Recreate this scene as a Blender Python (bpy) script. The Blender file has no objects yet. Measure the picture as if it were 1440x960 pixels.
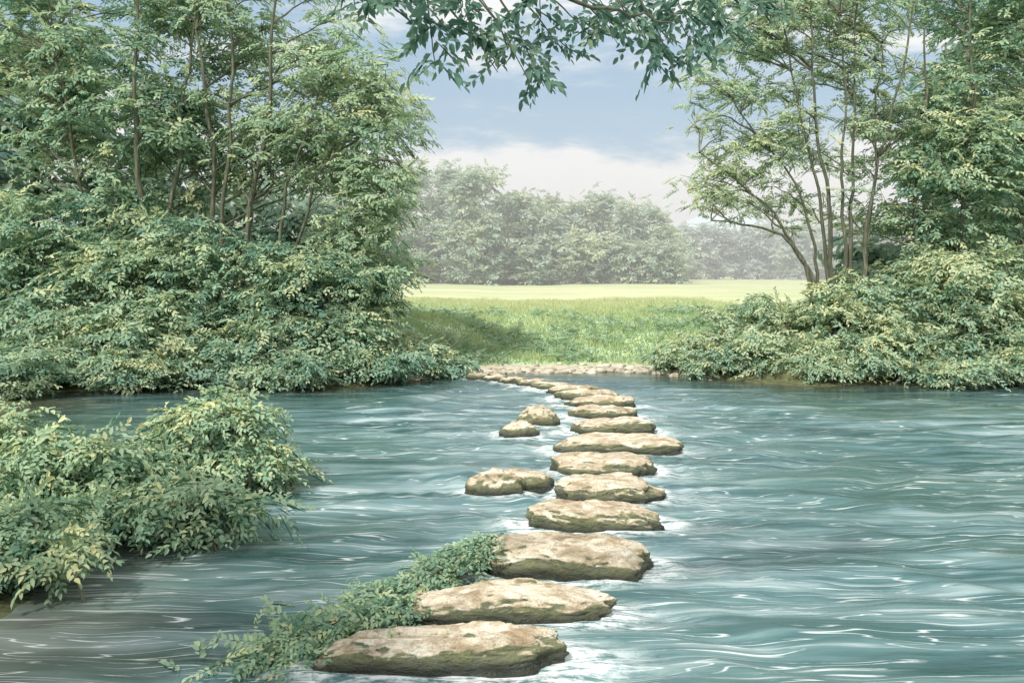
import bpy, math, random, bmesh
import numpy as np
from mathutils import Vector, noise
random.seed(7); rng=np.random.default_rng(7)
H=2.2; F=1200.0; HY=385.0
def W(px,py,d): return np.array([(px-720)/F*d, d, H-(py-HY)/F*d])
def G(px,d): return (px-720)/F*d
scene=bpy.context.scene
# ---------------------------------------------------------------- camera
cam=bpy.data.cameras.new("camera"); co=bpy.data.objects.new("camera",cam); scene.collection.objects.link(co)
co.location=(0,0,H); co.rotation_euler=(math.radians(90),0,0)
cam.sensor_width=36; cam.lens=30; cam.shift_y=-(480-HY)/1440; cam.clip_end=8000; cam.clip_start=0.05
scene.camera=co
scene.view_settings.view_transform='Standard'; scene.view_settings.look='None'; scene.view_settings.exposure=0
# ---------------------------------------------------------------- node helpers
def newmat(name):
    m=bpy.data.materials.new(name); m.use_nodes=True; nt=m.node_tree; nt.nodes.clear()
    out=nt.nodes.new('ShaderNodeOutputMaterial'); return m,nt,out
def nd(nt,t,**k):
    n=nt.nodes.new(t)
    for a,b in k.items(): setattr(n,a,b)
    return n
def L(nt,a,b): nt.links.new(a,b)
def ramp(nt,fac,stops,interp='LINEAR'):
    r=nt.nodes.new('ShaderNodeValToRGB'); r.color_ramp.interpolation=interp
    e=r.color_ramp.elements
    while len(e)<len(stops): e.new(0.5)
    for i,(p,c) in enumerate(stops):
        e[i].position=p
        if not hasattr(c,'__len__'): c=(c,c,c)
        e[i].color=(*c,1)
    L(nt,fac,r.inputs[0]); return r.outputs[0]
def math_(nt,op,a,b=None,c=None,clamp=False):
    n=nt.nodes.new('ShaderNodeMath'); n.operation=op; n.use_clamp=clamp
    for i,v in enumerate((a,b,c)):
        if v is None: continue
        if isinstance(v,(int,float)): n.inputs[i].default_value=v
        else: L(nt,v,n.inputs[i])
    return n.outputs[0]
def mrange(nt,v,a,b,c=0.0,d=1.0,smooth=False):
    r=nt.nodes.new('ShaderNodeMapRange'); L(nt,v,r.inputs[0])
    if smooth: r.interpolation_type='SMOOTHSTEP'
    for i,x in enumerate((a,b,c,d)): r.inputs[i+1].default_value=x
    return r.outputs[0]
def mix(nt,f,a,b,mode='MIX'):
    n=nt.nodes.new('ShaderNodeMix'); n.data_type='RGBA'; n.blend_type=mode
    for idx,v in ((0,f),(6,a),(7,b)):
        if isinstance(v,(int,float)): n.inputs[idx].default_value=v
        elif isinstance(v,tuple): n.inputs[idx].default_value=(*v,1)
        else: L(nt,v,n.inputs[idx])
    return n.outputs[2]
def noise_tex(nt,scale,detail=4,vec=None,rough=0.5,dist=0.0,mapscale=None,loc=(0,0,0),src='Object'):
    tc=nt.nodes.new('ShaderNodeTexCoord'); v=tc.outputs[src]
    if mapscale is not None:
        mp=nt.nodes.new('ShaderNodeMapping'); mp.inputs['Scale'].default_value=mapscale; mp.inputs['Location'].default_value=loc
        L(nt,v,mp.inputs[0]); v=mp.outputs[0]
    n=nt.nodes.new('ShaderNodeTexNoise'); n.inputs['Scale'].default_value=scale; n.inputs['Detail'].default_value=detail
    n.inputs['Roughness'].default_value=rough; n.inputs['Distortion'].default_value=dist
    L(nt,v,n.inputs['Vector']); return n.outputs[0]
# ---------------------------------------------------------------- materials
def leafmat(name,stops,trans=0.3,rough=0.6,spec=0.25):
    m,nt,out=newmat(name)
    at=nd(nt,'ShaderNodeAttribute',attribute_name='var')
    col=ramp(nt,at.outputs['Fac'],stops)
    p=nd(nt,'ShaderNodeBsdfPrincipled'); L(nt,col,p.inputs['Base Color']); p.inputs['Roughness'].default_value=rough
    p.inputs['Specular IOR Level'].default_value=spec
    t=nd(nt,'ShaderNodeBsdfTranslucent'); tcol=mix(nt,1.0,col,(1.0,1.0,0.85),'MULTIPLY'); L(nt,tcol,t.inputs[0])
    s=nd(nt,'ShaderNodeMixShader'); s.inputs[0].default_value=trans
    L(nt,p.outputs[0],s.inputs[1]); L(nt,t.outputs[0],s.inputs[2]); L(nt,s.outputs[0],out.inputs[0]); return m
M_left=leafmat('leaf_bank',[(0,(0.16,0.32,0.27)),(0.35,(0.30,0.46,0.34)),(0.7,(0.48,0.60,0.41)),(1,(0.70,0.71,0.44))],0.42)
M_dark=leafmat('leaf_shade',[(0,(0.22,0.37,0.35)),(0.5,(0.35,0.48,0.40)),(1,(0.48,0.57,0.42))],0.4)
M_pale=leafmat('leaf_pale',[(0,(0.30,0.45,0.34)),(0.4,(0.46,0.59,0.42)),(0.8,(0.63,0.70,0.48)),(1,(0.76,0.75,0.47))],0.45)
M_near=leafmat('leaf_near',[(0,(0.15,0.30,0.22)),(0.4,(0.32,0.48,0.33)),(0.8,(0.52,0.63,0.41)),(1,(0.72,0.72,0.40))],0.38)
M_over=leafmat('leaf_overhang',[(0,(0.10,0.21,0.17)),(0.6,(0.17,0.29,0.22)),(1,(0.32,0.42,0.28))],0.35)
M_far=leafmat('leaf_far_hazed',[(0,(0.38,0.51,0.46)),(0.5,(0.54,0.64,0.53)),(1,(0.72,0.74,0.52))],0.45,0.9,0.0)  # aerial haze painted in as a paler leaf colour
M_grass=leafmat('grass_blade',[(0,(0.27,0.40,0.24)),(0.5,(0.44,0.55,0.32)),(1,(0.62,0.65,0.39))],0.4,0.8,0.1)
def barkmat():
    m,nt,out=newmat('bark')
    n=noise_tex(nt,6,5,mapscale=(4,4,0.6))
    c=ramp(nt,n,[(0.3,(0.05,0.06,0.045)),(0.55,(0.12,0.125,0.085)),(0.75,(0.23,0.22,0.16))])
    p=nd(nt,'ShaderNodeBsdfPrincipled'); L(nt,c,p.inputs['Base Color']); p.inputs['Roughness'].default_value=0.9
    b=nd(nt,'ShaderNodeBump'); b.inputs['Strength'].default_value=0.5; b.inputs['Distance'].default_value=0.02
    L(nt,n,b.inputs['Height']); L(nt,b.outputs[0],p.inputs['Normal']); L(nt,p.outputs[0],out.inputs[0]); return m
M_bark=barkmat()
def rockmat():
    m,nt,out=newmat('river_stone')
    geo=nd(nt,'ShaderNodeNewGeometry'); sp=nd(nt,'ShaderNodeSeparateXYZ'); L(nt,geo.outputs['Position'],sp.inputs[0])
    sn=nd(nt,'ShaderNodeSeparateXYZ'); L(nt,geo.outputs['Normal'],sn.inputs[0])
    def nz(sc,det,ms=(1,1,1),rg=0.55,dist=0):
        mp=nd(nt,'ShaderNodeMapping'); mp.inputs['Scale'].default_value=ms; L(nt,geo.outputs['Position'],mp.inputs[0])
        n=nd(nt,'ShaderNodeTexNoise'); n.inputs['Scale'].default_value=sc; n.inputs['Detail'].default_value=det; n.inputs['Roughness'].default_value=rg; n.inputs['Distortion'].default_value=dist
        L(nt,mp.outputs[0],n.inputs['Vector']); return n.outputs[0]
    n1=nz(3.2,6,(0.8,1.8,2.5),0.62,1.0); n2=nz(9,7,(0.8,1.2,2),0.65,0.8); n3=nz(55,4); n4=nz(4.0,6,(1,1.4,1.5),0.65,1.0)
    c=ramp(nt,n1,[(0.31,(0.28,0.22,0.14)),(0.42,(0.46,0.38,0.26)),(0.51,(0.66,0.58,0.44)),(0.63,(0.82,0.77,0.63))])
    c=mix(nt,math_(nt,'MULTIPLY',ramp(nt,n2,[(0.50,0),(0.60,1)]),0.6),c,(0.32,0.22,0.12))
    c=mix(nt,math_(nt,'MULTIPLY',ramp(nt,n3,[(0.52,0),(0.72,1)]),0.4),c,(0.17,0.15,0.10))
    side=math_(nt,'SUBTRACT',1.0,sn.outputs[2],clamp=True)
    low=mrange(nt,sp.outputs[2],0.15,0.03)
    f=math_(nt,'ADD',math_(nt,'MULTIPLY',side,1.05),math_(nt,'MULTIPLY',low,0.6))
    f=math_(nt,'ADD',f,math_(nt,'MULTIPLY',math_(nt,'SUBTRACT',n4,0.5),2.2))
    f=ramp(nt,f,[(0.40,0),(0.62,1)])
    mcol=ramp(nt,n2,[(0.38,(0.04,0.055,0.028)),(0.48,(0.10,0.13,0.06)),(0.58,(0.19,0.21,0.095)),(0.72,(0.34,0.32,0.17))])
    c=mix(nt,math_(nt,'MULTIPLY',f,0.86),c,mcol)
    wet=mrange(nt,math_(nt,'ADD',sp.outputs[2],math_(nt,'MULTIPLY',n2,-0.07)),0.065,0.0)
    c=mix(nt,math_(nt,'MULTIPLY',wet,0.88),c,(0.018,0.024,0.018))
    p=nd(nt,'ShaderNodeBsdfPrincipled'); L(nt,c,p.inputs['Base Color'])
    L(nt,mrange(nt,wet,0,1,0.88,0.25),p.inputs['Roughness'])
    hh=math_(nt,'ADD',math_(nt,'MULTIPLY',n2,1.2),math_(nt,'MULTIPLY',n3,0.35))
    b=nd(nt,'ShaderNodeBump'); b.inputs['Strength'].default_value=0.9; b.inputs['Distance'].default_value=0.05
    L(nt,hh,b.inputs['Height']); L(nt,b.outputs[0],p.inputs['Normal']); L(nt,p.outputs[0],out.inputs[0]); return m
M_rock=rockmat()
m,nt,out=newmat('pebble'); n=noise_tex(nt,5,5); c=ramp(nt,n,[(0.35,(0.26,0.23,0.17)),(0.5,(0.44,0.40,0.32)),(0.65,(0.58,0.54,0.45))])
p=nd(nt,'ShaderNodeBsdfPrincipled'); L(nt,c,p.inputs['Base Color']); p.inputs['Roughness'].default_value=0.9; L(nt,p.outputs[0],out.inputs[0]); M_peb=m
# ---------------------------------------------------------------- mesh builders
def mesh_from(name,verts,faces_idx,nper,mat,var=None,smooth=False,parent=None):
    me=bpy.data.meshes.new(name); nf=len(faces_idx)//nper
    me.vertices.add(len(verts)); me.vertices.foreach_set('co',np.ascontiguousarray(verts,dtype=np.float32).ravel())
    me.loops.add(len(faces_idx)); me.loops.foreach_set('vertex_index',np.ascontiguousarray(faces_idx,dtype=np.int32))
    me.polygons.add(nf); me.polygons.foreach_set('loop_start',np.arange(0,nf*nper,nper,dtype=np.int32))
    me.update(calc_edges=True)
    if smooth: me.polygons.foreach_set('use_smooth',np.ones(nf,dtype=bool))
    if var is not None:
        a=me.attributes.new('var','FLOAT','FACE'); a.data.foreach_set('value',np.ascontiguousarray(var,dtype=np.float32))
    me.materials.append(mat); ob=bpy.data.objects.new(name,me); scene.collection.objects.link(ob)
    if parent: ob.parent=parent
    return ob
def empty(name):
    e=bpy.data.objects.new(name,None); scene.collection.objects.link(e); e.empty_display_size=0.2; return e
def norm(v): return v/np.maximum(np.linalg.norm(v,axis=-1,keepdims=True),1e-9)
def make_leaf(o,d,n,l,w,fold=0.2):
    d=norm(d); s=norm(np.cross(n,d)); n=np.cross(d,s); up=n*fold*w
    return np.array([o, o+d*l*0.30+s*w*0.5+up, o+d*l*0.66+s*w*0.40+up*0.8-n*0.02*l, o+d*l-n*0.12*l, o+d*l*0.66-s*w*0.40+up*0.8-n*0.02*l, o+d*l*0.30-s*w*0.5+up])
def spray_template(r,K=11,leaf=0.30,wr=0.5,droop=0.3,spread=0.95):
    out=[]; side=1
    P=lambda t: np.array([t,0.08*math.sin(t*3+1),0.10*t-droop*t*t])
    out.append(make_leaf(P(0),P(1.0)-P(0),np.array([0,0,1.]),1.0,0.018,0))
    for k in range(K):
        t=0.10+0.88*k/(K-1); side=-side
        o=P(t); ang=side*(spread-0.35*t)+r.normal(0,0.22)
        if k==K-1: ang=r.normal(0,0.15)
        d=np.array([math.cos(ang),math.sin(ang),r.normal(-0.15,0.22)])
        n=np.array([r.normal(0,0.28),r.normal(0,0.28),1.0])
        l=leaf*r.uniform(0.7,1.15)*(1-0.35*abs(t-0.45)); out.append(make_leaf(o,d,n,l,l*wr))
    return np.concatenate(out)
rt=np.random.default_rng(3)
T_std=[spray_template(rt,10,0.30,0.46,rt.uniform(0.1,0.4)) for _ in range(7)]
T_fine=[spray_template(rt,13,0.24,0.42,rt.uniform(0.15,0.45),1.05) for _ in range(7)]
T_big=[spray_template(rt,7,0.42,0.55,rt.uniform(0.0,0.3)) for _ in range(7)]
T_over=[spray_template(rt,7,0.38,0.44,rt.uniform(-0.1,0.2),0.9) for _ in range(7)]
class Leaves:
    def __init__(s): s.V=[]; s.var=[]
    def add(s,pos,fwd,scale,var,T,roll=0.35,up=None):
        pos=np.asarray(pos); N=len(pos)
        if N==0: return
        x=norm(fwd); u=(np.array([0,0,1.]) if up is None else up)+rng.normal(0,roll,(N,3)); y=norm(np.cross(u,x)); z=np.cross(x,y)
        R=np.stack([x,y,z],axis=1); which=rng.integers(0,len(T),N)
        for i,t in enumerate(T):
            m=which==i
            if not m.any(): continue
            v=np.einsum('kj,njl->nkl',t,R[m])*scale[m][:,None,None]+pos[m][:,None,:]
            nl=len(t)//6; s.V.append(v.reshape(-1,3))
            vv=np.clip(var[m][:,None]+rng.normal(0,0.12,(m.sum(),nl)),0,1); vv[:,0]=0.1
            s.var.append(vv.ravel())
    def build(s,name,mat,parent=None):
        V=np.concatenate(s.V); var=np.concatenate(s.var); n=len(var); global TOT; TOT+=n
        b=np.arange(n)[:,None]*6; idx=(b+np.array([0,1,2,3,0,3,4,5])[None,:]).ravel()
        return mesh_from(name,V,idx,4,mat,np.repeat(var,2),False,parent)
TOT=0
class Tubes:
    def __init__(s,sides=6): s.V=[]; s.I=[]; s.n=0; s.k=sides
    def add(s,pts,rad):
        pts=np.asarray(pts,float); n=len(pts); k=s.k
        tan=norm(np.gradient(pts,axis=0)); ref=np.array([0.31,0.95,0.05]); a=norm(np.cross(tan,ref)); b=np.cross(tan,a)
        th=np.arange(k)/k*2*np.pi
        v=pts[:,None,:]+np.asarray(rad)[:,None,None]*(np.cos(th)[None,:,None]*a[:,None,:]+np.sin(th)[None,:,None]*b[:,None,:])
        s.V.append(v.reshape(-1,3))
        i=np.arange(n-1)[:,None]*k; j=np.arange(k)[None,:]; j2=(j+1)%k
        q=np.stack([i+j,i+j2,i+k+j2,i+k+j],axis=-1).reshape(-1)+s.n
        s.I.append(q); s.n+=n*k
    def build(s,name,parent=None,mat=None): return mesh_from(name,np.concatenate(s.V),np.concatenate(s.I),4,mat or M_bark,None,True,parent)
def curve_pts(a,b,n=7,sag=0.0,wob=0.05,up=0.0):
    t=np.linspace(0,1,n)[:,None]; a=np.asarray(a,float); b=np.asarray(b,float); Ln=np.linalg.norm(b-a)
    p=a*(1-t)+b*t; p[:,2:]+=np.sin(t*np.pi)*(up-sag)*Ln
    w=np.cumsum(rng.normal(0,wob*Ln/n,(n,3)),axis=0); w-=t*w[-1]; return p+w
# ---------------------------------------------------------------- terrain
def sstep(a,b,x):
    t=np.clip((x-a)/(b-a),0,1); return t*t*(3-2*t)
def shoreY(x):
    return 16.3+2.6*sstep(-4.2,-0.6,x)-1.9*sstep(2.6,6.0,x)+0.25*np.sin(x*0.9)+0.12*np.sin(x*2.7+1)
def leftX(y):
    return -3.55-0.3*np.sin(y*0.9)-4.6*sstep(9.3,11.5,y)-4*sstep(-3,-12,y)
def inland(x,y):
    a=y-shoreY(x); b=leftX(y)-x; c=x-16
    return np.maximum(np.maximum(a,b*0.8),c*0.5)
def terrain(x,y):
    s=inland(x,y); z=np.where(s<0,np.maximum(s*0.35,-0.6),0.07*s)
    side=np.clip(sstep(-0.5,-4,x)+sstep(3.4,6,x),0,1)
    z=z+np.where(s>0,1,0)*(sstep(0.0,1.5,s)*0.35*side)
    far=sstep(1.4,6,y-shoreY(x)); z=z+np.where(s>0,far*0.18,0)
    yy=np.maximum(y,0)
    z=np.where(s>0,np.minimum(z,0.85+0.1*side),z)
    z=z+np.where(s>4,(0.42*sstep(40,100,yy)),0)
    z=z+np.where(s>2.0,0.035*np.sin(x*1.3+y*0.4)*np.sin(y*1.1+x*0.3)*sstep(2,5,s)*(1-sstep(35,60,yy)),0)
    return z
def axis(parts): return np.unique(np.concatenate([np.linspace(*p) for p in parts]))
xs=axis([(-3500,-200,20),(-200,-25,40),(-25,25,330),(25,200,40),(200,3500,20)])
ys=axis([(-200,-5,20),(-5,14,90),(14,32,260),(32,100,120),(100,4000,40)])
X,Y=np.meshgrid(xs,ys); Z=terrain(X,Y)
def grid_idx(nx,ny):
    i=np.arange(ny-1)[:,None]*nx; j=np.arange(nx-1)[None,:]
    return np.stack([i+j,i+j+1,i+nx+j+1,i+nx+j],axis=-1).reshape(-1)
m,nt,out=newmat('ground_mat')
inl=nd(nt,'ShaderNodeAttribute',attribute_name='inland').outputs['Fac']
pn=nd(nt,'ShaderNodeNewGeometry'); sp=nd(nt,'ShaderNodeSeparateXYZ'); L(nt,pn.outputs['Position'],sp.inputs[0])
nA=noise_tex(nt,0.9,6); nB=noise_tex(nt,0.12,5,mapscale=(0.7,2.2,1)); nC=noise_tex(nt,9,4); nD=noise_tex(nt,0.35,5,mapscale=(0.6,2.4,1))
g1=ramp(nt,nA,[(0.3,(0.30,0.41,0.24)),(0.5,(0.42,0.53,0.31)),(0.7,(0.54,0.60,0.36))])
g2=ramp(nt,nB,[(0.3,(0.45,0.52,0.28)),(0.5,(0.58,0.60,0.36)),(0.7,(0.68,0.66,0.42))])
g2=mix(nt,math_(nt,'MULTIPLY',ramp(nt,nD,[(0.42,0),(0.66,1)]),0.7),g2,(0.42,0.52,0.28))
fy=mrange(nt,math_(nt,'ADD',sp.outputs[1],math_(nt,'MULTIPLY',nA,8)),26,42)
gr=mix(nt,fy,g1,g2)
sand=ramp(nt,nC,[(0.3,(0.38,0.34,0.26)),(0.6,(0.52,0.48,0.38)),(0.8,(0.62,0.58,0.48))])
soil=ramp(nt,nC,[(0.3,(0.06,0.07,0.04)),(0.6,(0.13,0.14,0.07)),(0.8,(0.20,0.22,0.10))])
sx=math_(nt,'MULTIPLY',mrange(nt,sp.outputs[0],-2.4,-1.4),mrange(nt,sp.outputs[0],4.4,3.4))
sx=math_(nt,'MULTIPLY',sx,mrange(nt,sp.outputs[1],15,17))
sand=mix(nt,sx,soil,sand)
fs=mrange(nt,math_(nt,'ADD',inl,math_(nt,'MULTIPLY',math_(nt,'SUBTRACT',nA,0.5),1.6)),0.8,1.25)
c=mix(nt,fs,sand,gr)
p=nd(nt,'ShaderNodeBsdfPrincipled'); L(nt,c,p.inputs['Base Color']); p.inputs['Roughness'].default_value=0.95; p.inputs['Specular IOR Level'].default_value=0.1
b=nd(nt,'ShaderNodeBump'); b.inputs['Strength'].default_value=0.6; b.inputs['Distance'].default_value=0.06; L(nt,nC,b.inputs['Height']); L(nt,b.outputs[0],p.inputs['Normal'])
L(nt,p.outputs[0],out.inputs[0])
g=mesh_from('ground',np.stack([X,Y,Z],-1).reshape(-1,3),grid_idx(len(xs),len(ys)),4,m,None,True)
a=g.data.attributes.new('inland','FLOAT','POINT'); a.data.foreach_set('value',inland(X,Y).astype(np.float32).ravel())
# ---------------------------------------------------------------- stones
stones=[(454,790,875,950,.16),(562,846,811,882,.16),(665,922,744,818,.19),(738,932,701,751,.17),(780,927,663,710,.17),(782,925,632,673,.17),
(778,945,607,641,.16),(800,920,586,612,.18),(803,897,570,590,.17),(797,893,559,574,.15),(783,868,550,563,.14),(768,842,544,555,.13),(748,806,539,549,.12),(726,778,535,544,.12),(700,742,531.5,540,.11),(680,716,529,537,.1),(655,690,527,534,.1)]
rocks=[(658,738,668,698,.2),(692,776,655,690,.17),(703,757,596,615,.16),(729,786,575,601,.26)]
def make_rock(name,spec,seed,sub,flat=True):
    x0,x1,yt,yb,zt=spec
    Yf=F*H/(yb-HY); Yb=F*(H-zt)/(yt-HY); dep=max(Yb-Yf,0.36); Yc=Yf+dep/2
    xc=((x0+x1)/2-720)/F*Yc; w=(x1-x0)/F*Yc
    bm=bmesh.new(); bmesh.ops.create_icosphere(bm,subdivisions=sub,radius=1)
    me=bpy.data.meshes.new(name); r=random.Random(seed); off=Vector((r.uniform(0,50),r.uniform(0,50),r.uniform(0,50)))
    p_=r.uniform(2.2,3.0); pz=3.3 if flat else 2.2; rot=r.uniform(-0.12,0.12); tilt=r.uniform(-0.06,0.06)
    for v in bm.verts:
        c=v.co; n=((abs(c.x)**p_+abs(c.y)**p_)**(pz/p_)+abs(c.z)**pz)**(1/pz)
        q=c/n
        an=Vector((q.x,q.y,0))
        lo=noise.fractal(an*1.5+off,1.0,2.0,3)*0.22
        st=noise.fractal(Vector((q.x*2.8,q.y*2.8,q.z*3))+off,0.85,2.1,6)*0.065
        fa=-abs(noise.noise(Vector((q.x*2.2,q.y*2.2,q.z*1.0))+off*2))*0.12
        k=1+lo+st+fa+0.02
        kz=1+noise.fractal(Vector((q.x*1.6,q.y*1.6,1.0))+off*1.7,0.9,2.0,6)*0.26+st
        x=q.x*k*w/2; y=q.y*k*dep/2*1.05; z=q.z*kz*(zt if q.z>0 else 0.35)
        z+=tilt*x
        v.co=Vector((x*math.cos(rot)-y*math.sin(rot)+xc, x*math.sin(rot)+y*math.cos(rot)+Yc, z+0.01))
    for f in bm.faces: f.smooth=True
    bm.to_mesh(me); bm.free(); me.materials.append(M_rock)
    o=bpy.data.objects.new(name,me); scene.collection.objects.link(o)
    return (xc,Yc,w/2,dep/2)
foot=[]
for i,s in enumerate(stones): foot.append(make_rock('stepping_stone',s,i+10,6 if i<5 else 5))
for i,s in enumerate(rocks): foot.append(make_rock('river_rock',s,i+50,5,False))
bm=bmesh.new(); r=random.Random(5)
for k in range(240):
    x=r.uniform(-2.2,4.2); y=float(shoreY(np.array(x)))+abs(r.gauss(0,0.45))-0.15; s=r.uniform(0.025,0.09)
    z=float(terrain(np.array(x),np.array(y)))
    res=bmesh.ops.create_icosphere(bm,subdivisions=2,radius=1)
    for v in res['verts']:
        n=1+noise.noise(v.co*1.5+Vector((k,0,0)))*0.35
        v.co=Vector((v.co.x*s*1.4*n+x,v.co.y*s*n+y,v.co.z*s*0.7*n+z+s*0.2))
for f in bm.faces: f.smooth=True
me=bpy.data.meshes.new('shore_pebbles'); bm.to_mesh(me); bm.free(); me.materials.append(M_peb)
o=bpy.data.objects.new('shore_pebbles',me); scene.collection.objects.link(o)
# ---------------------------------------------------------------- water
xs=axis([(-90,-16,30),(-16,-5,150),(-5,5,420),(5,16,150),(16,90,30)])
yg=3.2*np.exp(np.linspace(0,math.log(20.5/3.2),520)); ys=np.unique(np.concatenate([np.linspace(-60,3.2,40),yg]))
X,Y=np.meshgrid(xs,ys)
eta=np.zeros_like(X); wr=np.random.default_rng(11)
wx=0.5*np.sin(X*0.7+Y*0.5)+0.35*np.sin(X*1.3-Y*0.9+2); wy=0.3*np.sin(X*0.9+Y*0.6+1)+0.2*np.sin(X*2.1+0.8*Y)
for k in range(26):
    lam=wr.uniform(0.22,1.3); th=wr.normal(math.pi/2,0.28); kk=2*math.pi/lam
    eta+=0.0060*lam*np.sin(kk*(math.cos(th)*(X+wx)+math.sin(th)*(Y+wy))+wr.uniform(0,6.28))
inl_w=-inland(X,Y)
eta*=0.25+0.75*sstep(0,3.0,inl_w)
foam=np.zeros_like(X); rip=np.zeros_like(X)
for (xc,yc,a_,b_) in foot:
    dx=(X-xc); dy=(Y-yc); rr=((np.abs(dx)/a_)**2.5+(np.abs(dy)/b_)**2.5)**(1/2.5)+1e-6
    d=(rr-1.0)*np.minimum(a_,b_*1.2); dd=np.maximum(d-0.03,0)
    eta+=0.013*np.exp(-dd/0.40)*(d>-0.1)*np.sin(2*math.pi*dd/0.19+0.8*np.sin(X*3))
    foam=np.maximum(foam,np.exp(-dd/0.11)); rip=np.maximum(rip,np.exp(-dd/0.5))
    wk=np.exp(-np.maximum(dx-a_*0.5,0)/1.1)*(dx>a_*0.3)*np.exp(-((dy+0.1*dx)/(b_*1.4))**2)
    foam=np.maximum(foam,0.62*wk); rip=np.maximum(rip,wk)
for (cx,cy,rx,ry) in [(-1.9,6.0,1.3,0.7),(-0.6,7.6,1.0,0.8),(1.6,5.6,1.0,0.5),(-2.0,4.9,1.0,0.4)]:
    rip=np.maximum(rip,0.9*np.exp(-((X-cx)/rx)**2-((Y-cy)/ry)**2))
m,nt,out=newmat('water_mat')
fo=nd(nt,'ShaderNodeAttribute',attribute_name='foam').outputs['Fac']
ri=nd(nt,'ShaderNodeAttribute',attribute_name='ripple').outputs['Fac']
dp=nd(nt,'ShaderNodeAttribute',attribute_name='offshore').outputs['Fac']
wp=nd(nt,'ShaderNodeNewGeometry'); ws=nd(nt,'ShaderNodeSeparateXYZ'); L(nt,wp.outputs['Position'],ws.inputs[0])
w1=noise_tex(nt,1.0,7,mapscale=(0.34,3.6,1),dist=0.4,rough=0.6); w2=noise_tex(nt,1.0,4,mapscale=(2.2,13,1),dist=0.4); w3=noise_tex(nt,0.35,4,mapscale=(0.6,1.8,1))
deep=ramp(nt,w1,[(0.34,(0.024,0.068,0.076)),(0.46,(0.062,0.137,0.148)),(0.56,(0.135,0.230,0.245)),(0.69,(0.37,0.46,0.48))])
deep=mix(nt,math_(nt,'MULTIPLY',ramp(nt,w3,[(0.42,0),(0.62,1)]),0.4),deep,(0.07,0.145,0.12))
bank_reflect=mrange(nt,math_(nt,'ADD',dp,math_(nt,'MULTIPLY',math_(nt,'SUBTRACT',w1,0.5),4.0)),0.3,4.6,0.88,0.0,True)
bank_reflect=math_(nt,'MULTIPLY',bank_reflect,mrange(nt,ws.outputs[1],8.5,12))
deep=mix(nt,bank_reflect,deep,(0.018,0.052,0.052))  # dark reflection of the bank trees painted into the water colour
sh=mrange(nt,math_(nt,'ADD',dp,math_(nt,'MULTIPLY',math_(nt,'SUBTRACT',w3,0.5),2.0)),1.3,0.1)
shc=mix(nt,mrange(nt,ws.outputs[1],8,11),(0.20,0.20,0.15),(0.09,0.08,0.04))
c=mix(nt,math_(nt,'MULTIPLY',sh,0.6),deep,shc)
def contour(n,mul,wid):
    f=math_(nt,'FRACT',math_(nt,'MULTIPLY',n,mul)); f=math_(nt,'ABSOLUTE',math_(nt,'SUBTRACT',f,0.5))
    return mrange(nt,f,wid,0.0)
nl=noise_tex(nt,1.0,3,mapscale=(0.26,3.4,1),dist=0.25,rough=0.45); nk=noise_tex(nt,1.0,4,mapscale=(0.5,1.5,1),loc=(7,3,0))
nb=noise_tex(nt,1.0,5,mapscale=(1.8,7,1),rough=0.65,loc=(2,8,0))
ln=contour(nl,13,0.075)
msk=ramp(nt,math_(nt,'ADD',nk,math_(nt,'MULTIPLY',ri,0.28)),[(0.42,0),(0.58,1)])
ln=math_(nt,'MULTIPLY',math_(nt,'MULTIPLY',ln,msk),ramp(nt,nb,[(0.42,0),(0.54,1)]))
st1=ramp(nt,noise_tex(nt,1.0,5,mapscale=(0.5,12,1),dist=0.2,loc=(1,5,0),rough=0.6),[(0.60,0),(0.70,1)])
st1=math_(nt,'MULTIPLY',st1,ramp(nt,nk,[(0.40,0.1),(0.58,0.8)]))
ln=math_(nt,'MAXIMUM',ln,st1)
ln=math_(nt,'MULTIPLY',ln,mrange(nt,bank_reflect,0.0,0.85,1.0,0.35))
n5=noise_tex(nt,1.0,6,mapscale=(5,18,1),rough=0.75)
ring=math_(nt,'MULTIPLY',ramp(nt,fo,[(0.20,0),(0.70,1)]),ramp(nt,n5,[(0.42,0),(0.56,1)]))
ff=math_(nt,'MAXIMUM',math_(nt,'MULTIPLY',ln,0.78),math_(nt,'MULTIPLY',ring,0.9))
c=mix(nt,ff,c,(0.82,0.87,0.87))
p=nd(nt,'ShaderNodeBsdfPrincipled'); L(nt,c,p.inputs['Base Color']); p.inputs['IOR'].default_value=1.33
L(nt,mrange(nt,ff,0,1,0.07,0.8),p.inputs['Roughness'])
hh=math_(nt,'ADD',w1,math_(nt,'MULTIPLY',w2,0.30))
b=nd(nt,'ShaderNodeBump'); b.inputs['Distance'].default_value=0.07; L(nt,mrange(nt,dp,0.3,4.0,0.2,0.55),b.inputs['Strength']); L(nt,hh,b.inputs['Height']); L(nt,b.outputs[0],p.inputs['Normal'])
L(nt,p.outputs[0],out.inputs[0])
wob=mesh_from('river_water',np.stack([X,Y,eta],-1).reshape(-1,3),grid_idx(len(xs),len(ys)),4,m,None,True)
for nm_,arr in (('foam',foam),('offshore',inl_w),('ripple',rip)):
    a=wob.data.attributes.new(nm_,'FLOAT','POINT'); a.data.foreach_set('value',arr.astype(np.float32).ravel())
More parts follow.
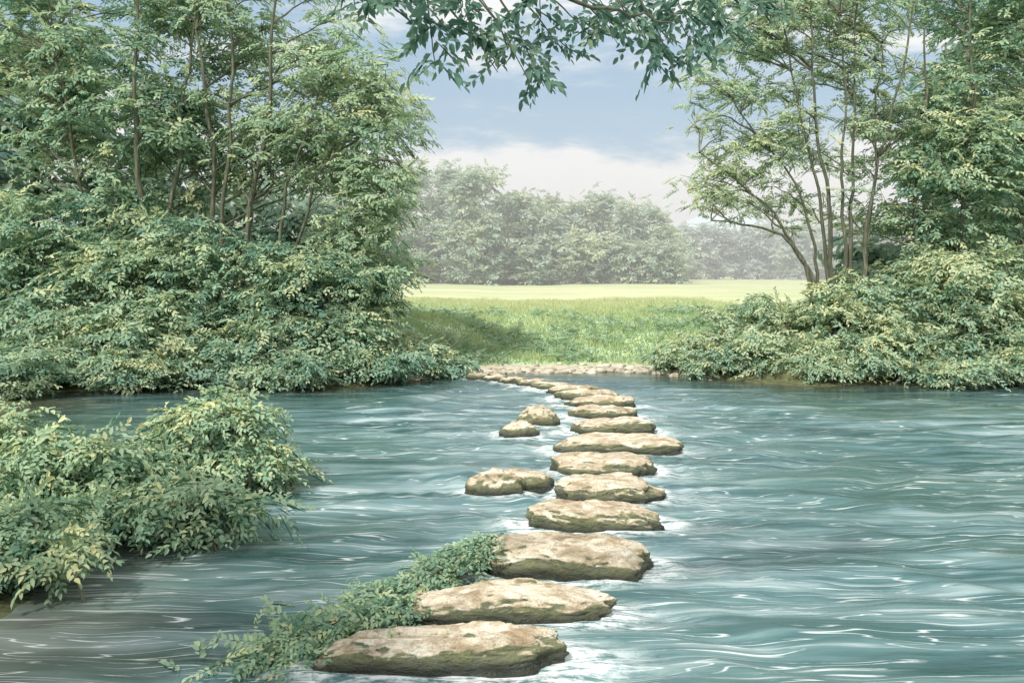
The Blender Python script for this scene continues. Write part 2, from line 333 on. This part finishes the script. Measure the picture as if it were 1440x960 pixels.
# ---------------------------------------------------------------- foliage clumps
def in_ellipsoid(c,r,n):
    v=norm(rng.normal(0,1,(n,3)))*(rng.random((n,1))**(1/2.4)); return np.asarray(c)+v*np.asarray(r)
def clump(lv,c,R,flat,n,scale,var,T,outc=None,upb=0.12,fan=0.8,stray=0.35):
    v=norm(rng.normal(0,1,(n,3))+np.array([0,0,0.35])); rad=rng.random((n,1))**0.6
    sm=rng.random((n,1))<stray; rad=np.where(sm,rng.uniform(0.9,1.7,(n,1)),rad)
    off=v*rad*np.array([R,R,R*flat]); pos=c+off
    nrm=v*np.array([0.55,0.55,0.5])+np.array([0,0,0.75])
    if outc is not None: nrm=nrm+0.3*norm((pos-outc)*np.array([1,1,0.2]))
    d=v*np.array([1,1,0.25])*np.where(sm,1.6,fan)+rng.normal(0,0.5,(n,3))*np.array([1,1,0.6])+np.array([0,0,upb])+np.where(sm,0.25,0)*np.array([0,0,1.])
    nn=norm(nrm); d=d-nn*np.sum(d*nn,axis=1,keepdims=True)*0.6
    d=norm(d); sc=scale*rng.uniform(0.65,1.25,n)
    vv=var+rng.normal(0,0.14,n)+0.12*off[:,2]/(R*flat)  # upper sprays tinted lighter, foliage highlights put into the leaf colour
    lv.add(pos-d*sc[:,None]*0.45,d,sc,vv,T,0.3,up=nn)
def plant(name,trunks,envs,mat,T,scale,nsp=26,R=(0.4,0.85),flat=0.42,basevar=0.4,branch_every=1,twigs=True,trad=0.09,kids=('trunk','foliage'),zmin=0.1):
    e=empty(name); tb=Tubes(7); lv=Leaves(); tn=[]
    for tr in trunks:
        tr=np.asarray(tr,float); seg=[]
        for i in range(len(tr)-1):
            q=curve_pts(tr[i],tr[i+1],8,wob=0.10); seg.append(q if i==0 else q[1:])
        q=np.concatenate(seg); t=np.linspace(0,1,len(q)); rr=trad*rng.uniform(0.75,1.2)*(1-0.85*t)+0.008
        rr[0]*=1.5; rr[1]*=1.15
        tb.add(q,rr); tn.append(q)
    nodes=np.concatenate(tn) if tn else None
    for ei,(c,r,n,dens) in enumerate(envs):
        cs=in_ellipsoid(c,r,n); cs=cs[cs[:,2]>zmin]
        for j,cc in enumerate(cs):
            Rr=rng.uniform(*R); hv=basevar+rng.normal(0,0.15)
            clump(lv,cc,Rr,flat,int(nsp*dens*(Rr/np.mean(R))**2)+3,scale,hv,T,outc=np.asarray(c))
            if nodes is not None and j%branch_every==0:
                h=np.linalg.norm((nodes-cc)[:,:2],axis=1)
                k=np.argmin(np.abs(nodes[:,2]-(cc[2]-0.55*h))+0.35*h)
                q=curve_pts(nodes[k],cc,8,wob=0.12,up=0.05); Ln=np.linalg.norm(nodes[k]-cc)
                tb.add(q,np.linspace(0.012+0.008*Ln,0.006,8))
                if twigs:
                    for _ in range(4):
                        s0=q[rng.integers(4,8)]; dd=norm(rng.normal(0,1,3)*np.array([1,1,0.5])+np.array([0,0,0.2]))*Rr*rng.uniform(0.6,1.0)
                        tb.add(curve_pts(s0,s0+dd,5,wob=0.1),np.linspace(0.008,0.003,5))
    if tb.V: tb.build(kids[0],e)
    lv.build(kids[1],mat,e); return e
def tz(x,y): return float(terrain(np.array(x),np.array(y)))
def base(px,d): x=G(px,d); return [x,d,tz(x,d)-0.05]
def env(px,py,d,rpx,rpy,rd,n,dens=1.0): return (W(px,py,d),(rpx/F*d,rd,rpy/F*d),n,dens)
plant('tree',[[base(195,18.6),W(192,200,18.4),W(190,-60,18.6)],[base(150,18.8),W(110,250,18.6),W(60,-40,18.6)],[base(205,18.8),W(255,220,18.9),W(275,0,19)]],
  [env(110,60,19.6,190,150,1.4,66,0.68),env(190,215,19.4,160,105,1.3,44,0.85)],M_left,T_std,0.48,basevar=0.5,trad=0.072)
plant('tree',[[base(305,18.9),W(318,250,18.7),W(312,-70,18.8)],[base(320,18.9),W(300,200,18.8),W(272,-70,19)],[base(330,19),W(372,200,18.8),W(398,-70,18.9)]],
  [env(350,30,19.9,150,90,1.2,38,0.6),env(360,190,19.8,150,90,1.2,46,0.75)],M_pale,T_std,0.46,basevar=0.35,trad=0.062)
plant('tree',[[base(360,18.6),W(400,290,18.4),W(455,110,18.5)],[base(370,18.6),W(440,260,18.4),W(540,130,18.6)],[base(375,18.6),W(470,330,18.4),W(585,225,18.4)]],
  [env(505,170,19,95,80,1.1,36,0.6),env(505,290,18.8,80,70,1.1,28,0.7),env(450,100,19.2,80,70,0.9,14,0.5)],M_pale,T_std,0.44,basevar=0.40,trad=0.048)
plant('tree',[[base(60,24),W(40,100,24),W(30,-120,24)],[base(-60,23),W(-80,100,23),W(-90,-120,23)]],
  [env(0,180,24,180,220,1.6,80,0.75),env(-60,350,21,120,150,1.5,24)],M_dark,T_big,0.75,basevar=0.5,R=(0.7,1.2),twigs=False)
plant('tree',[[base(250,25),W(250,250,25),W(250,140,25)],[base(420,25),W(430,350,25),W(440,260,25)]],
  [env(240,310,25,160,110,1.3,52,0.75),env(430,375,24,120,80,1.2,32,0.75)],M_dark,T_big,0.75,basevar=0.5,R=(0.7,1.1),twigs=False)
def shrub(name,specs,mat,T,scale,var,nsp=26,R=(0.38,0.7),stems=7,flat=0.42,trad=0.025,zmin=0.08):
    e0=[]; trs=[]
    for (px,py,d,rpx,rpy,rd,n,dn) in specs:
        e0.append(env(px,py,d,rpx,rpy,rd,n,dn)); x=G(px,d); c=W(px,py,d)
        for _ in range(stems):
            bx=x+rng.normal(0,0.35); by=d+rng.normal(0,0.2)
            tp=c+np.array([rng.normal(0,0.55)*rpx/F*d,rng.normal(0,0.4)*rd,abs(rng.normal(0.4,0.3))*rpy/F*d])
            trs.append([[bx,by,tz(bx,by)-0.05],(np.array([bx,by,0.3])*0.5+tp*0.5),tp])
    return plant(name,trs,e0,mat,T,scale,nsp=nsp,R=R,flat=flat,basevar=var,trad=trad,branch_every=2,twigs=False,kids=('stems','foliage'),zmin=zmin)
shrub('shrub',[(60,375,18.2,140,105,0.8,50,0.9),(20,470,17.2,130,60,0.5,24,1)],M_left,T_std,0.46,0.48)
shrub('shrub',[(230,380,18.0,120,90,0.8,46,0.9),(200,475,17.0,110,50,0.5,26,1)],M_left,T_std,0.44,0.56)
shrub('shrub',[(400,400,17.9,130,70,0.7,42,0.9),(380,480,17.3,120,48,0.5,24,1)],M_left,T_std,0.42,0.50)
shrub('shrub',[(500,400,18.3,80,70,0.7,28,0.9),(500,480,17.8,90,45,0.5,24,1),(590,500,18.3,60,28,0.4,12,1)],M_left,T_std,0.40,0.58,R=(0.35,0.6))
shrub('shrub',[(60,512,16.3,110,30,0.3,22,1),(170,522,15.9,60,24,0.3,14,1),(300,512,16.6,100,30,0.35,22,1),(400,520,16.3,60,22,0.3,14,1),(510,516,17.1,80,24,0.3,16,1),(-20,525,15.0,110,34,0.5,22,1),(620,512,18.3,34,14,0.25,8,1)],M_left,T_std,0.36,0.45,R=(0.26,0.46),zmin=0.03,stems=4)
stems=[]
for (bx,mx,my,tx,ty,dd) in [(1165,1120,260,1030,140,19.4),(1172,1135,200,1085,-40,19.4),(1180,1150,200,1140,-60,19.2),(1188,1185,200,1185,-60,19.3),(1195,1200,200,1215,-60,19.5),(1205,1235,220,1290,-40,19.6),(1160,1090,300,985,215,19.3),(1210,1225,300,1240,60,19.6),(1168,1100,330,1000,310,19.3)]:
    stems.append([base(bx,19.6),W(bx+ (mx-bx)*0.4,(my+440)/2,(19.6+dd)/2),W(mx,my,dd),W(tx,ty,dd)])
plant('tree',stems,[env(1060,140,19.9,95,120,1.0,36,0.5),env(1120,10,20,150,80,1.2,40,0.5),env(1220,120,20.2,90,120,1.1,34,0.5),env(1040,250,19.8,75,70,0.8,16,0.5),env(1150,270,20.3,80,90,0.8,12,0.45)],
   M_pale,T_fine,0.45,basevar=0.52,trad=0.052,R=(0.35,0.7),nsp=28)
plant('tree',[[base(1350,20.2),W(1360,200,20),W(1365,-60,20)],[base(1420,20),W(1440,200,20),W(1470,-60,20)],[base(1300,20),W(1290,250,20),W(1300,40,20)]],
   [env(1400,60,21,130,170,1.3,68,0.75),env(1370,250,20.4,130,110,1.2,54,0.9),env(1270,330,20.6,60,70,1.0,18,0.8)],M_left,T_std,0.46,basevar=0.55,trad=0.065)
plant('tree',[[base(1450,25),W(1450,100,25),W(1450,-100,25)],[base(1330,25),W(1330,200,25),W(1330,60,25)]],
   [env(1430,230,25,150,230,1.5,78,0.75),env(1270,400,24,90,60,1.2,24,0.75)],M_dark,T_big,0.75,basevar=0.5,R=(0.7,1.15),twigs=False)
shrub('shrub',[(1390,400,18.8,110,80,0.8,42,1),(1400,480,17.8,110,42,0.5,26,1)],M_left,T_std,0.43,0.60)
shrub('shrub',[(1230,440,18.8,110,50,0.8,36,1),(1240,490,18.0,110,34,0.5,28,1)],M_left,T_std,0.40,0.68,R=(0.35,0.6))
shrub('shrub',[(1070,455,19.4,85,36,0.6,26,1),(1080,495,18.4,110,26,0.5,24,1),(985,492,19.2,45,24,0.4,10,1)],M_pale,T_std,0.38,0.52,R=(0.3,0.52))
shrub('shrub',[(1040,512,18.0,80,16,0.3,13,1),(1150,518,17.4,70,18,0.3,14,1),(1260,514,17.4,80,22,0.3,16,1),(1350,524,16.6,60,20,0.3,13,1),(1430,520,16.8,60,24,0.3,13,1),(950,506,18.9,30,10,0.25,6,1)],M_left,T_std,0.34,0.55,R=(0.24,0.44),zmin=0.03,stems=4)
# foreground left bushes
shrub('shrub',[(305,608,9.0,90,48,0.5,28,1),(360,655,8.7,66,20,0.3,13,1),(250,645,9.0,70,30,0.4,9,1)],M_near,T_std,0.27,0.50,nsp=32,R=(0.18,0.34),stems=6,trad=0.010,zmin=0.03,flat=0.5)
shrub('shrub',[(90,690,7.3,150,66,0.6,42,1),(235,718,7.0,120,34,0.4,22,1),(-10,630,8.4,70,36,0.5,13,1)],M_near,T_std,0.25,0.50,nsp=34,R=(0.16,0.30),stems=8,trad=0.010,zmin=0.03,flat=0.5)
shrub('shrub',[(30,775,5.9,95,48,0.35,28,1)],M_near,T_std,0.22,0.54,nsp=34,R=(0.12,0.24),stems=5,trad=0.008,zmin=0.02,flat=0.5)
# trailing vine beside the stones
lv=Leaves(); e=empty('trailing_vine'); tb=Tubes(5)
ctrl=np.array([[ (370-720)/F*4.75,4.75,0.02],[(440-720)/F*5.0,5.0,0.08],[(520-720)/F*5.35,5.35,0.10],[(590-720)/F*5.75,5.75,0.10],[(655-720)/F*6.25,6.25,0.13],[(700-720)/F*6.5,6.5,0.17]])
tt=np.linspace(0,5,60); cp=np.stack([np.interp(tt,range(6),ctrl[:,k]) for k in range(3)],1)
for k in range(6):
    tb.add(cp+np.cumsum(rng.normal(0,0.008,cp.shape),axis=0)*np.array([1,1,0.3])+rng.normal(0,0.02,3),np.full(60,0.005))
n=620; k=rng.integers(0,60,n); wd=np.interp(k,[0,15,40,59],[0.16,0.20,0.13,0.07])[:,None]
pos=cp[k]+rng.normal(0,1,(n,3))*wd*np.array([0.8,0.55,0.25]); pos[:,2]=np.maximum(pos[:,2],0.02)
d=norm(rng.normal(0,1,(n,3))*np.array([1,1,0.2])+np.array([-0.6,-0.5,0.1]))
lv.add(pos,d,rng.uniform(0.11,0.2,n),rng.normal(0.45,0.22,n),T_std,0.3,up=norm(np.array([0,-0.4,1.0])+rng.normal(0,0.2,(n,3)))); tb.build('stems',e); lv.build('foliage',M_near,e)
# overhanging tree
e=empty('overhanging_tree'); tb=Tubes(8); lv=Leaves()
tr=np.array([[-5.2,1.2,0.1],[-5.1,1.3,2.2],[-4.9,1.6,4.2],[-4.6,1.9,6.0]])
def poly(ct,n,w=0.03):
    ct=np.asarray(ct,float); t=np.linspace(0,len(ct)-1,n); q=np.stack([np.interp(t,range(len(ct)),ct[:,k]) for k in range(3)],1)
    for _ in range(2): q[1:-1]=(q[:-2]+q[1:-1]*2+q[2:])/4
    return q+rng.normal(0,w,q.shape)*np.linspace(0,1,n)[:,None]*0.3
tb.add(poly(tr,14),np.linspace(0.16,0.07,14))
limb=poly([[-4.95,1.5,3.6],[-3.4,2.8,4.1],[-1.6,3.9,4.0],[-0.4,4.3,3.82],[0.6,4.5,3.72],[1.35,4.6,3.70]],40); tb.add(limb,np.linspace(0.06,0.006,40))
limb2=poly([[-3.4,2.8,4.1],[-1.5,3.5,3.85],[-0.2,3.9,3.62],[0.3,4.0,3.47],[0.75,4.1,3.40]],30); tb.add(limb2,np.linspace(0.03,0.004,30))
def tw(px,py,d,px2,py2,dense=7):
    a_=W(px,py,d); b_=W(px2,py2,d+rng.normal(0,0.15)); q=curve_pts(a_,b_,10,wob=0.08,up=0.05); tb.add(q,np.linspace(0.006,0.002,10))
    ax=norm(b_-a_)
    for i in range(dense):
        t=rng.uniform(0.25,1.0)**0.7; p0=q[min(9,int(t*9))]; sd_=rng.choice([-1,1])
        dr=norm(ax*0.5+np.array([sd_*rng.uniform(0.3,1.0),rng.normal(0,0.35),rng.normal(-0.15,0.2)]))
        lv.add(p0[None],dr[None],np.array([rng.uniform(0.14,0.21)]),np.array([rng.normal(0.42,0.25)]),T_over,0.25,up=norm(np.array([[rng.normal(0,0.3),-0.85,0.6]])))
for (a1,b1,a2,b2,dn) in [(470,-30,560,12,5),(520,-30,600,30,6),(560,-20,640,52,8),(600,0,612,92,7),(620,10,700,96,10),(660,-10,745,112,12),(700,0,765,116,8),(700,-20,800,74,9),(740,-10,830,46,7),(790,-20,870,58,9),
    (830,-20,905,48,9),(850,-10,930,98,11),(900,-20,985,70,11),(930,-20,1025,42,10),(980,-20,1090,20,9),(600,-60,700,24,5),(860,-40,900,8,6),(480,-60,500,8,4),(760,-50,760,24,6),(930,-50,960,18,7),(640,-50,650,18,5),(1000,-40,1010,12,7),(900,0,950,104,7),(960,-10,1040,56,6)]:
    dd=float(np.interp((a1),[450,720,1000],[3.9,4.3,4.6])); tw(a1,b1-10,dd,a2,b2+6,dn)
for i in range(160):
    q=limb if i%2 else limb2; p0=q[rng.integers(4,len(q))]+rng.normal(0,0.12,3)+np.array([0,0,0.22]); lv.add(p0[None],norm(rng.normal(0,1,3)+np.array([0.3,0.2,0.2]))[None],np.array([rng.uniform(0.15,0.25)]),np.array([0.4]),T_over,0.5)
for i in range(40):
    cc=np.array([-4.7,1.8,5.4])+rng.normal(0,1,3)*np.array([0.9,0.9,0.7]); clump(lv,cc,0.5,0.5,20,0.35,0.4,T_std)
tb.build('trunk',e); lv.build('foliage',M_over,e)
# ---------------------------------------------------------------- far forest
def forest(name,spec,mat,T,scale):
    e=empty(name); lv=Leaves(); tb=Tubes(5)
    for (px,pyt,d,rpx,n) in spec:
        x=G(px,d); gz=tz(x,d); top=W(px,pyt,d)[2]; hgt=top-gz; rw=rpx/F*d
        tb.add(curve_pts([x,d,gz-0.1],[x+rng.normal(0,0.5),d,gz+hgt*0.8],8,wob=0.05),np.linspace(0.28,0.05,8))
        for q in range(3): tb.add(curve_pts([x,d,gz+hgt*0.15],[x+rng.normal(0,rw*0.5),d-rng.uniform(0,2),gz+hgt*0.7],7,wob=0.06),np.linspace(0.14,0.04,7))
        for j in range(n):
            u=rng.random(); zz=gz+hgt*(0.06+0.90*u)
            wid=rw*math.sqrt(max(0.03,1-((u-0.38)/0.64)**2))
            ang=rng.uniform(0,6.283); rr=wid*rng.random()**0.45
            c=np.array([x+rr*math.cos(ang),d+rr*math.sin(ang)*0.6,zz])
            clump(lv,c,rng.uniform(0.8,1.4),0.8,18,scale,0.45+rng.normal(0,0.17),T,upb=0.3,stray=0.2)
    tb.build('trunk',e); lv.build('foliage',mat,e)
sp=[]
for px,pyt in [(455,255),(515,236),(575,224),(635,228),(690,240),(738,262)]: sp.append((px+rng.normal(0,6),pyt+rng.normal(0,5),82+rng.normal(0,3),48,60))
for px,pyt in [(775,284),(812,276),(852,282),(892,282),(925,298)]: sp.append((px+rng.normal(0,5),pyt+rng.normal(0,5),90+rng.normal(0,3),32,40))
for px in range(440,960,28): sp.append((px+rng.normal(0,5),345+rng.normal(0,10)-(25 if px<740 else 0),80+rng.normal(0,1.5),26,14))
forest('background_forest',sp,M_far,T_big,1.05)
M_far2=leafmat('leaf_far_haze',[(0,(0.46,0.56,0.57)),(0.5,(0.55,0.64,0.60)),(1,(0.66,0.70,0.58))],0.45,0.9,0.0)  # bluish distance haze put into the leaf colour
sp=[]
for px in range(930,1260,22): sp.append((px+rng.normal(0,6),320+rng.normal(0,6),125+rng.normal(0,5),30,28))
for px in range(300,520,40): sp.append((px,280+rng.normal(0,10),110,45,22))
for px in range(-900,300,60): sp.append((px,290+rng.normal(0,15),112,60,14))
for px in range(1260,2300,60): sp.append((px,290+rng.normal(0,15),120,60,14))
for px in range(480,960,30): sp.append((px,340+rng.normal(0,6),98,34,12))
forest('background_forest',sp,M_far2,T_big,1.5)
# real morning mist lying over the meadow
m,nt,out=newmat('haze_mat'); vs=nd(nt,'ShaderNodeVolumeScatter'); vs.inputs['Color'].default_value=(0.97,1.0,1.0,1); vs.inputs['Density'].default_value=0.0072; vs.inputs['Anisotropy'].default_value=-0.1
L(nt,vs.outputs[0],out.inputs['Volume'])
bm=bmesh.new(); bmesh.ops.create_cube(bm,size=1)
for v in bm.verts: v.co=Vector((v.co.x*500,30+(v.co.y+0.5)*130,(v.co.z+0.5)*17-1.0))
me=bpy.data.meshes.new('mist'); bm.to_mesh(me); bm.free(); me.materials.append(m); o=bpy.data.objects.new('mist',me); scene.collection.objects.link(o)
# hills
m,nt,out=newmat('hill_haze_mat'); n=noise_tex(nt,0.01,4); c=ramp(nt,n,[(0.3,(0.50,0.60,0.67)),(0.7,(0.56,0.66,0.71))])  # pale blue of distance haze painted into the hill colour
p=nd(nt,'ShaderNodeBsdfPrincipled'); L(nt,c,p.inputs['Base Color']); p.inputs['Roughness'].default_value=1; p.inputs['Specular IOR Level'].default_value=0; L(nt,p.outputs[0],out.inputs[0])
hx=np.linspace(-3000,3000,240); hy=np.linspace(1900,3200,30); X,Y=np.meshgrid(hx,hy)
prof=105+85*np.exp(-((X-620)/260)**2)+35*np.exp(-((X+600)/500)**2)+18*np.sin(X/130)+9*np.sin(X/47+1)+5*np.sin(X/21)
Z=prof*np.sin(np.clip((Y-1900)/1300,0,1)*math.pi)-2
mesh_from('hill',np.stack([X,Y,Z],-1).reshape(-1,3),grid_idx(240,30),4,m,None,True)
# ---------------------------------------------------------------- grass
n=80000
gx=rng.uniform(-6,9,n); gy=18.2+rng.random(n)**1.5*24; s_=inland(gx,gy); k=s_>0.8+rng.random(n)*0.8; gx=gx[k]; gy=gy[k]; n=len(gx)
patch=np.sin(gx*1.7+gy*0.6)*np.sin(gy*1.9-gx*0.5)+0.5*np.sin(gx*4+gy*3)
gz=terrain(gx,gy); h=(0.06+0.08*rng.random(n))*(1+0.8*np.clip(patch,-0.6,1)); wdt=0.018+0.014*rng.random(n)
a_=rng.uniform(0,6.28,n); lean=rng.normal(0,0.4,(n,2))
b0=np.stack([gx-np.cos(a_)*wdt,gy-np.sin(a_)*wdt,gz-0.02],1); b1=np.stack([gx+np.cos(a_)*wdt,gy+np.sin(a_)*wdt,gz-0.02],1)
tp=np.stack([gx+lean[:,0]*h,gy+lean[:,1]*h,gz+h],1)
V=np.stack([b0,b1,tp],1).reshape(-1,3)
var=np.clip(0.28+0.28*patch+0.026*(gy-19)+rng.normal(0,0.12,n),0,1)
mesh_from('grass',V,np.arange(3*n),3,M_grass,var)
lv=Leaves(); n=3200
gx=rng.uniform(-3.5,6,n); gy=19.4+rng.random(n)**1.4*9; pt=np.sin(gx*1.1+1)*np.sin(gy*0.9+gx*0.4)+0.6*np.sin(gx*2.7+gy*1.7); k=(pt>0.0)&(inland(gx,gy)>1.1); gx=gx[k]; gy=gy[k]; n=len(gx)
pos=np.stack([gx,gy,terrain(gx,gy)+0.06+0.12*rng.random(n)],1); d=norm(rng.normal(0,1,(n,3))*np.array([1,1,0.3])+np.array([0,0,0.2]))
lv.add(pos,d,rng.uniform(0.2,0.38,n),rng.normal(0.25,0.15,n),T_std,0.3); lv.build('meadow_plants',M_pale)
print('LEAVES',TOT)
# ---------------------------------------------------------------- light
sd=np.array([-0.36,-0.52,0.77]); sd=sd/np.linalg.norm(sd)
sun=bpy.data.lights.new('sun','SUN'); so=bpy.data.objects.new('sun',sun); scene.collection.objects.link(so)
sun.energy=4.4; sun.angle=math.radians(4); sun.color=(1,0.96,0.88)
so.rotation_euler=Vector(tuple(-sd)).to_track_quat('-Z','Y').to_euler()
w=bpy.data.worlds.new('World'); scene.world=w; w.use_nodes=True; nt=w.node_tree; nt.nodes.clear()
out=nt.nodes.new('ShaderNodeOutputWorld'); bg=nt.nodes.new('ShaderNodeBackground'); bg.inputs[1].default_value=0.14
sky=nt.nodes.new('ShaderNodeTexSky'); sky.sky_type='NISHITA'; sky.sun_disc=False
sky.sun_elevation=math.asin(sd[2]); sky.sun_rotation=math.atan2(sd[0],sd[1])
tc=nt.nodes.new('ShaderNodeTexCoord'); sp_=nt.nodes.new('ShaderNodeSeparateXYZ'); L(nt,tc.outputs['Generated'],sp_.inputs[0])
n1=noise_tex(nt,3.4,8,mapscale=(1,1,3.6),rough=0.62,dist=0.3,loc=(0.3,0.1,0.25),src='Generated')
z=sp_.outputs[2]
cl=math_(nt,'ADD',n1,ramp(nt,z,[(0.0,0.30),(0.11,0.17),(0.16,0.03),(0.21,-0.03),(0.30,-0.02),(0.6,0.2)]))
cl=math_(nt,'ADD',cl,mrange(nt,sp_.outputs[1],0.4,-0.4,0.0,0.25))  # unseen extra cloud behind the camera, added for soft fill light
mask=mrange(nt,cl,0.44,0.62,0.0,0.98,True)
blue=mix(nt,0.85,sky.outputs[0],(2.9,4.2,5.4))
c=mix(nt,mask,blue,(7.1,7.15,7.1))
L(nt,c,bg.inputs[0]); L(nt,bg.outputs[0],out.inputs[0])
